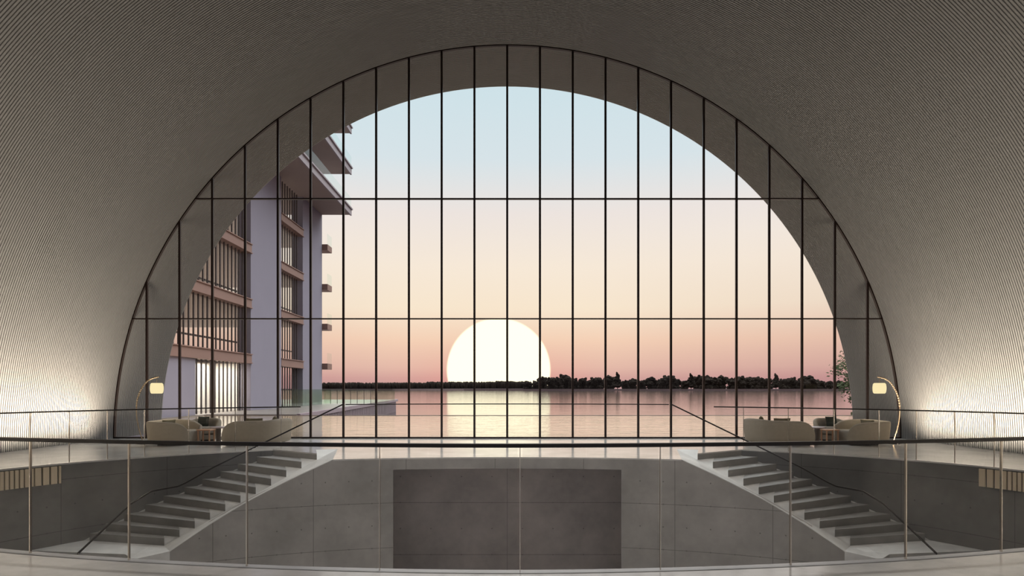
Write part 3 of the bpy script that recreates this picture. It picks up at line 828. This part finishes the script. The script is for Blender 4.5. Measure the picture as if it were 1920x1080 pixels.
# ------------------------------------------------------------------ apartment block
ab=empty('apartment_building',(-24,46,0),'lavender apartment block with slatted windows and deep balconies beyond the glass','building')
XP,XG=-17.7,-18.05; XW=-31
def part(name,mat,*boxes,parent=ab,bevel=0):
    mb=MB()
    for b in boxes: mb.box(*b)
    return mb.build(name,mat,parent)
YA0,YA1,YP1,YB1,YE2=29.5,45.2,51.3,56.7,62.6
tops=[3.9,7.7,11.5,15.3]
part('wall_panel',M['panel'],(XG-.6,XP,YA1,YP1,0,18.1))
part('wall_panel',M['panel'],(XG-.6,XP,YB1,YE2,0,18.1))
part('wall_panel',M['panel'],(XW,XP-.02,YA0-.6,YA0,0,19))
part('wall_panel',M['panel'],(XG-.3,XP-.06,YA0,37.3,0,3.25))       # solid ground floor wall
for i,t in enumerate(tops):
    part('floor_slab',M['soffit'],(XW,XG-.35,YA0,YE2,t-.35,t-.02))
    for y0,y1 in ((YA0,YA1+.15),(YP1,YB1+.15)):
        p=part('spandrel_beam',M['beam'],(XG-.34,XP+.02,y0,y1,t-.6,t-.06),(XG-.34,XP+.10,y0,y1,t-.06,t),(XG-.34,XP+.10,y0,y1,t-.66,t-.6))
    # stub balconies past the far end
    bl=part('balcony',M['beam'],(XG-.3,XP+.52,YE2+.02,YE2+1.6,t-.55,t))
    part('balcony_glass',M['gblc'],(XP+.48,XP+.5,YE2+.04,YE2+1.58,t,t+1.0),parent=bl)
levels=[(0.02,3.24)]+[(tops[i],tops[i+1]-.66) for i in range(3)]+[(15.3,18.1)]
for li,(z0,z1) in enumerate(levels):
    for bi,(y0,y1) in enumerate(((YA0 if li else 37.4,YA1-.02),(YP1+.02,YB1-.02))):
        mb=MB(); n=max(2,int((y1-y0)/.58))
        for k in range(1,n):
            y=y0+(y1-y0)*k/n; mb.box(XG-.02,XG+.06,y-.035,y+.035,z0,z1)
        sc=mb.build('window_slats',M['fin'],ab)
        mb=MB(); mb.box(XG-.09,XG-.07,y0,y1,z0,z1); mb.build('pane',M['gwin'],sc)
    if li: part('inner_rail',M['fin'],(XG-2.2,XG-2.1,YA0,YE2,z0+1.0,z0+1.12))
# lit ground floor room
part('lit_room',M['white'],(XG-2.4,XG-2.3,36.2,YA1,0,3.24),(XG-2.4,XG-.35,YA1,YA1+.12,0,3.24),(XG-2.4,XG-.32,36.1,36.2,0,3.24))
part('ground_core',M['panel'],(XW,XG-2.45,YA0,YA1+3,0,3.25))
# deep roof balconies
for z,th in ((18.1,.56),(22.0,.6),(25.9,.55)):
    sl=part('balcony_slab',M['bsoff'],(XW,-15.0,YA0-1,YE2,z,z+th*.9))
    part('fascia',M['fascia'],(-15.0,-14.86,YA0-1,YE2,z-.08,z+th),(-14.86,-14.74,YA0-1,YE2,z+th*.8,z+th+.02),parent=sl)
    part('balcony_glass',M['gblc'],(-14.93,-14.91,YA0-1,YE2,z+th,z+th+1.05),parent=sl)
    part('upper_wall',M['panel'],(XW,-18.6,YA0-1,YE2-3,z+th,z+3.9))
for (z0,z1) in levels[1:]:
    ld=bpy.data.lights.new('storey_light','AREA'); ld.energy=600 if z0>15 else 230; ld.shape='RECTANGLE'; ld.size=6; ld.size_y=28; ld.color=(1,.86,.74)
    lo=bpy.data.objects.new('storey_light',ld); COL.objects.link(lo); lo.location=(XG-5.5,46,z0+.05); lo.rotation_euler=(PI,0,0)
ld=bpy.data.lights.new('room_light','AREA'); ld.energy=470; ld.shape='RECTANGLE'; ld.size=1.6; ld.size_y=7; ld.color=(1,.95,.86)
lo=bpy.data.objects.new('room_light',ld); COL.objects.link(lo); lo.location=(XG-1.3,41,3.2)
# ------------------------------------------------------------------ far shore
mb=MB()
def shore(px): return 905 if px>880 else 1080
mb.prism([(-1500,1085),(-190,1085),(-60,905),(1500,905),(1500,1300),(-1500,1300)],ZL-.3,ZL+2.2)
tag(mb.build('shore_bank',M['land']),'low sandy bank on the far side of the lake',kind='structure')

def crown(seed, w, h, kind):
    r=random.Random(seed); mb=MB()
    bm=bmesh.new()
    blobs=[]
    if kind=='conifer':
        for k in range(7):
            t=k/6; blobs.append((r.uniform(-.1,.1)*w,r.uniform(-.1,.1)*w,h*(.22+.74*t),w*.5*(1.0-.82*t)+.3,h*.13))
            for _ in range(4):
                a=r.uniform(0,6.28); R=w*.42*(1-.85*t); blobs.append((R*math.cos(a),R*math.sin(a),h*(.2+.7*t)+r.uniform(-.4,.4),w*.16*(1.1-t),h*.06))
    else:
        for k in range(16):
            a=r.uniform(0,6.28); q=r.random()**.6; R=w*.36*q
            z=h*(.32+.5*r.random()*(1-.35*q)); blobs.append((R*math.cos(a),R*math.sin(a),z,w*r.uniform(.14,.24),h*r.uniform(.12,.19)))
        blobs.append((0,0,h*.45,w*.34,h*.34))
        for _ in range(7):
            a=r.uniform(0,6.28); R=w*.34*r.random(); blobs.append((R*math.cos(a),R*math.sin(a),h*.12,w*.2,h*.16))
        for _ in range(10):
            a=r.uniform(0,6.28); R=w*.3*r.random(); blobs.append((R*math.cos(a),R*math.sin(a),h*r.uniform(.66,.86),w*.11,h*.1))
    for x,y,z,rx,rz in blobs:
        g=bmesh.ops.create_icosphere(bm,subdivisions=3,radius=1)
        for v in g['verts']:
            q=v.co.copy(); q0=Vector((x,y,z))
            n=mnoise.noise(q*1.7+q0)*.24+mnoise.noise(q*4.3+q0)*.28+mnoise.noise(q*9+q0)*.22
            v.co=Vector((x+v.co.x*rx*(1+n),y+v.co.y*rx*(1+n),z+v.co.z*rz*(1+n)))
    me=bpy.data.meshes.new('crown'); bm.to_mesh(me); bm.free(); me.materials.append(M['leaf']); return me
protos=[]
for i,(w,h,kind) in enumerate([(15,17,'round'),(18,19,'round'),(13,21,'conifer'),(16,15,'round'),(20,20,'round'),(12,18,'conifer')]):
    me=crown(i+3,w,h,kind)
    mb=MB(); mb.tube([(0,0,-.5),(.2,.1,h*.3),(0,0,h*.7)],[.55,.42,.15],7)
    t=bpy.data.meshes.new('trunk'); t.from_pydata(mb.v,[],mb.f); t.materials.append(M['bark']); protos.append((me,t,kind,h))
ORD='first second third fourth fifth sixth seventh eighth ninth tenth eleventh twelfth thirteenth fourteenth fifteenth sixteenth seventeenth eighteenth nineteenth twentieth'.split()
ORD+=['twenty-'+o for o in ORD[:9]]+['thirtieth']+['thirty-'+o for o in ORD[:9]]+['fortieth']+['forty-'+o for o in ORD[:9]]+['fiftieth']
# crown tops read along the shore: (px, py of the top)
sky=[(990,714),(1004,712),(1018,704),(1034,705),(1046,705),(1060,699),(1076,707),(1092,706),(1104,711),(1117,705),(1128,711),(1141,702),(1158,700),(1173,711),(1186,708),(1203,711),(1218,705),(1232,711),(1242,706),(1254,701),(1266,708),(1284,712),(1296,702),(1311,701),(1326,702),(1340,705),(1353,702),(1372,707),(1386,703),(1404,705),(1420,704),(1437,707),(1455,702),(1470,708),(1484,705),(1497,711),(1512,702),(1526,708),(1540,712),(1556,713),(1572,712)]
for i,(px,py) in enumerate(sky):
    Y=918+(i%3)*22+rnd.uniform(0,4); me,t,kind,h=protos[[2,5][i%2] if py<703 and i%5==2 else [0,1,3,4][rnd.randrange(4)]]
    hh=(728-py)*Y/F+EYE-(ZL+2.2); s=hh/h
    wob=max(s,.75)*rnd.uniform(.95,1.2)
    o=empty('shore_tree',((px-CX)/F*Y,Y,ZL+2.2),'dark %s tree on the far shore, %s to the right from the sun'%('pointed' if kind=='conifer' else 'bushy',ORD[i]),'tree','trees along the far shore')
    o.rotation_euler=(0,0,rnd.uniform(0,6)); o.scale=(wob,wob,s)
    for nme,mesh in (('crown',me),('trunk',t)):
        c=bpy.data.objects.new(nme,mesh); COL.objects.link(c); c.parent=o
# far low wood on the left
bm=bmesh.new()
for i in range(420):
    px=560+ (995-560)*i/420+rnd.uniform(-1,1); Y=1100+rnd.uniform(0,30)
    top=717.5+ (-1.5 if px>800 else 0)+rnd.uniform(-1.2,1.5)-(1.5 if px>930 else 0)
    h=(728-top)*Y/F+EYE-ZL-.8
    g=bmesh.ops.create_icosphere(bm,subdivisions=2,radius=1)
    for v in g['verts']:
        n=mnoise.noise(v.co*2+Vector((i,0,0)))*.35+mnoise.noise(v.co*5+Vector((i,0,0)))*.25
        v.co=Vector(((px-CX)/F*Y+v.co.x*3.2*(1+n),Y+v.co.y*4,ZL+.6+h*.5+v.co.z*h*.5*(1+n*.5)))
me=bpy.data.meshes.new('distant_woods'); bm.to_mesh(me); bm.free(); me.materials.append(M['leaf'])
o=bpy.data.objects.new('distant_woods',me); COL.objects.link(o)
tag(o,'low dark band of distant woods on the far shore, under the sun','woods',kind='stuff')
# near tree on the right bank
mb=MB(); mb.prism([(20.8,20.5),(60,20.5),(60,45),(23.6,45),(20.9,36)],ZL-.2,-.1)
tag(mb.build('bank',M['grass']),'grassy bank right of the pool',kind='structure')
nt=empty('leafy_tree',(24.4,42,-.1),'green leafy tree at the right edge of the glazed arch','tree')
mb=MB(); mb.tube([(24.4,42,-.3),(24.3,42,1.5),(24.2,42.1,3.2),(24.4,42,5.2)],[.2,.16,.12,.05],9)
for k in range(16):
    z=1.0+k*.25; a=rnd.uniform(0,6.28); e=Vector((24.3+2.4*math.cos(a),42+2.4*math.sin(a),z+rnd.uniform(.3,1)))
    mb.tube([(24.3,42,z),((24.3+e.x)/2,(42+e.y)/2,z+.35),tuple(e)],[.06,.04,.015],5)
mb.build('trunk',M['bark'],nt)
mb=MB()
for c in range(330):
    a=rnd.uniform(0,6.28); R=3.3*math.sqrt(rnd.random()); z=rnd.uniform(.2,5.2); R*=max(.25,1-abs(z-2.6)/4.2)
    c0=Vector((24.3+R*math.cos(a),42+R*math.sin(a),z))
    for k in range(26):
        p=c0+Vector((rnd.gauss(0,.22),rnd.gauss(0,.22),rnd.gauss(0,.15))); u=Vector((rnd.uniform(-1,1),rnd.uniform(-1,1),rnd.uniform(-.6,.6))).normalized(); w=u.orthogonal().normalized()
        q=.09+rnd.random()*.06
        mb.quad(p-u*q,p+w*q*.5,p+u*q,p-w*q*.5)
mb.build('foliage',M['leafn'],nt)

# ------------------------------------------------------------------ lights along the foot of the vault
for s in (-1,1):
    for x,tilt,spr,en in ((10.6,.45,124,1350),(11.05,.92,80,640)):
        ld=bpy.data.lights.new('uplight_strip','AREA'); ld.shape='RECTANGLE'; ld.size=.12; ld.size_y=20.0; ld.energy=en; ld.color=(1,.87,.68); ld.spread=math.radians(spr)
        lo=bpy.data.objects.new('uplight_strip',ld); COL.objects.link(lo); lo.location=(s*x,8.9,.03); lo.rotation_euler=(PI,s*tilt,0)
# unseen fill lights added under the vault crown to brighten treads and floor
for y in (8.5,11.5,14.5):
    ld=bpy.data.lights.new('crown_fill_light','AREA'); ld.shape='DISK'; ld.size=.5; ld.energy=125; ld.color=(1,.97,.93); ld.spread=math.radians(84)
    lo=bpy.data.objects.new('crown_fill_light',ld); COL.objects.link(lo); lo.location=(0,y,11.9)
# ------------------------------------------------------------------ sky
w=bpy.data.worlds.new('dusk'); scene.world=w; w.use_nodes=True; t=w.node_tree; t.nodes.clear()
def nd(typ,**k):
    n_=t.nodes.new(typ)
    for a,b in k.items(): setattr(n_,a,b)
    return n_
def ml(op,a,b=None,cl=False):
    n_=nd('ShaderNodeMath',operation=op); n_.use_clamp=cl
    for i,x in enumerate((a,b)):
        if x is None: continue
        if hasattr(x,'is_linked'): t.links.new(x,n_.inputs[i])
        else: n_.inputs[i].default_value=x
    return n_.outputs[0]
def mixc(f,a,b,mode='MIX'):
    n_=nd('ShaderNodeMix',data_type='RGBA',blend_type=mode)
    for i,x in ((0,f),(6,a),(7,b)):
        if hasattr(x,'is_linked'): t.links.new(x,n_.inputs[i])
        else: n_.inputs[i].default_value=x
    return n_.outputs[2]
tc=nd('ShaderNodeTexCoord'); sx=nd('ShaderNodeSeparateXYZ'); t.links.new(tc.outputs['Generated'],sx.inputs[0])
ramp=nd('ShaderNodeValToRGB'); cr=ramp.color_ramp
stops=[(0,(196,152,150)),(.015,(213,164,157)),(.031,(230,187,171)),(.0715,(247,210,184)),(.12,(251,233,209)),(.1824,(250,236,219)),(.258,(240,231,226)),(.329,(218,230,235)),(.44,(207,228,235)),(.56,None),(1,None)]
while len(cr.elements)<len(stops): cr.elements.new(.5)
for e,(p,c) in zip(cr.elements,stops): e.position=p; e.color=lin(c) if c else (4.6,4.8,4.8,1)  # unseen high sky made far brighter, added to light treads and floor
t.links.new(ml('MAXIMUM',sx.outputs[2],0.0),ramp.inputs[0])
sd=Vector(((935-CX)/F,1,(HY-694)/F)).normalized()
dp=nd('ShaderNodeVectorMath',operation='DOT_PRODUCT'); nv=nd('ShaderNodeVectorMath',operation='NORMALIZE')
t.links.new(tc.outputs['Generated'],nv.inputs[0]); t.links.new(nv.outputs[0],dp.inputs[0]); dp.inputs[1].default_value=sd
ang=ml('ARCCOSINE',ml('MINIMUM',dp.outputs['Value'],1.0))
# warm haze around the sun, low over the water
glow=ml('POWER',ml('SUBTRACT',1.0,ml('DIVIDE',ang,.42),True),2.0)
base=mixc(ml('MULTIPLY',glow,.08),ramp.outputs[0],lin((255,214,160)))
low=ml('MULTIPLY',ml('POWER',ml('SUBTRACT',1.0,ml('DIVIDE',ang,.19),True),1.5),ml('SUBTRACT',1.0,ml('DIVIDE',sx.outputs[2],.075),True))
base=mixc(ml('MULTIPLY',low,.55),base,lin((255,140,130)))
# the dusk is mauve and dimmer low down on both sides of the sun
side=ml('MULTIPLY',ml('DIVIDE',ml('SUBTRACT',ang,.16),.36,True),ml('SUBTRACT',1.0,ml('DIVIDE',sx.outputs[2],.22),True))
base=mixc(side,base,mixc(1.0,base,(.80,.74,.80,1),'MULTIPLY'))
# darker blue dusk away from the sun
back=ml('MULTIPLY',ml('ADD',ml('MULTIPLY',dp.outputs['Value'],-2.0),.0,True),1.0,True)
base=mixc(back,base,(.34,.34,.36,1))
disc=nd('ShaderNodeMapRange',interpolation_type='SMOOTHSTEP'); R_=96.5/F
disc.inputs['From Min'].default_value=R_+.0018; disc.inputs['From Max'].default_value=R_-.0018
t.links.new(ang,disc.inputs['Value'])
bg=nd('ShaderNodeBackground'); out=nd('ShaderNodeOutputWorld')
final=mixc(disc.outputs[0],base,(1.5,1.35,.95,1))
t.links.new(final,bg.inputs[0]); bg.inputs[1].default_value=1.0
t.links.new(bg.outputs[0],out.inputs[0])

# ------------------------------------------------------------------ camera
cd=bpy.data.cameras.new('camera'); cam=bpy.data.objects.new('camera',cd); COL.objects.link(cam); scene.camera=cam
cam.location=(0,0,EYE); cam.rotation_euler=(PI/2,0,0)
cd.sensor_fit='HORIZONTAL'; cd.sensor_width=36; cd.lens=F/1920*36
cd.shift_x=(960-CX)/1920; cd.shift_y=(HY-540)/1920
cd.clip_start=.05; cd.clip_end=5000
for o in bpy.data.objects:
    if '_off' in o: del o['_off']
vs=scene.view_settings; vs.view_transform='Standard'; vs.look='None'; vs.exposure=0; vs.gamma=1; vs.use_curve_mapping=False
cy=scene.cycles; cy.use_denoising=True; cy.max_bounces=8; cy.diffuse_bounces=4; cy.glossy_bounces=5; cy.transparent_max_bounces=32; cy.caustics_reflective=False
cy.sample_clamp_indirect=6
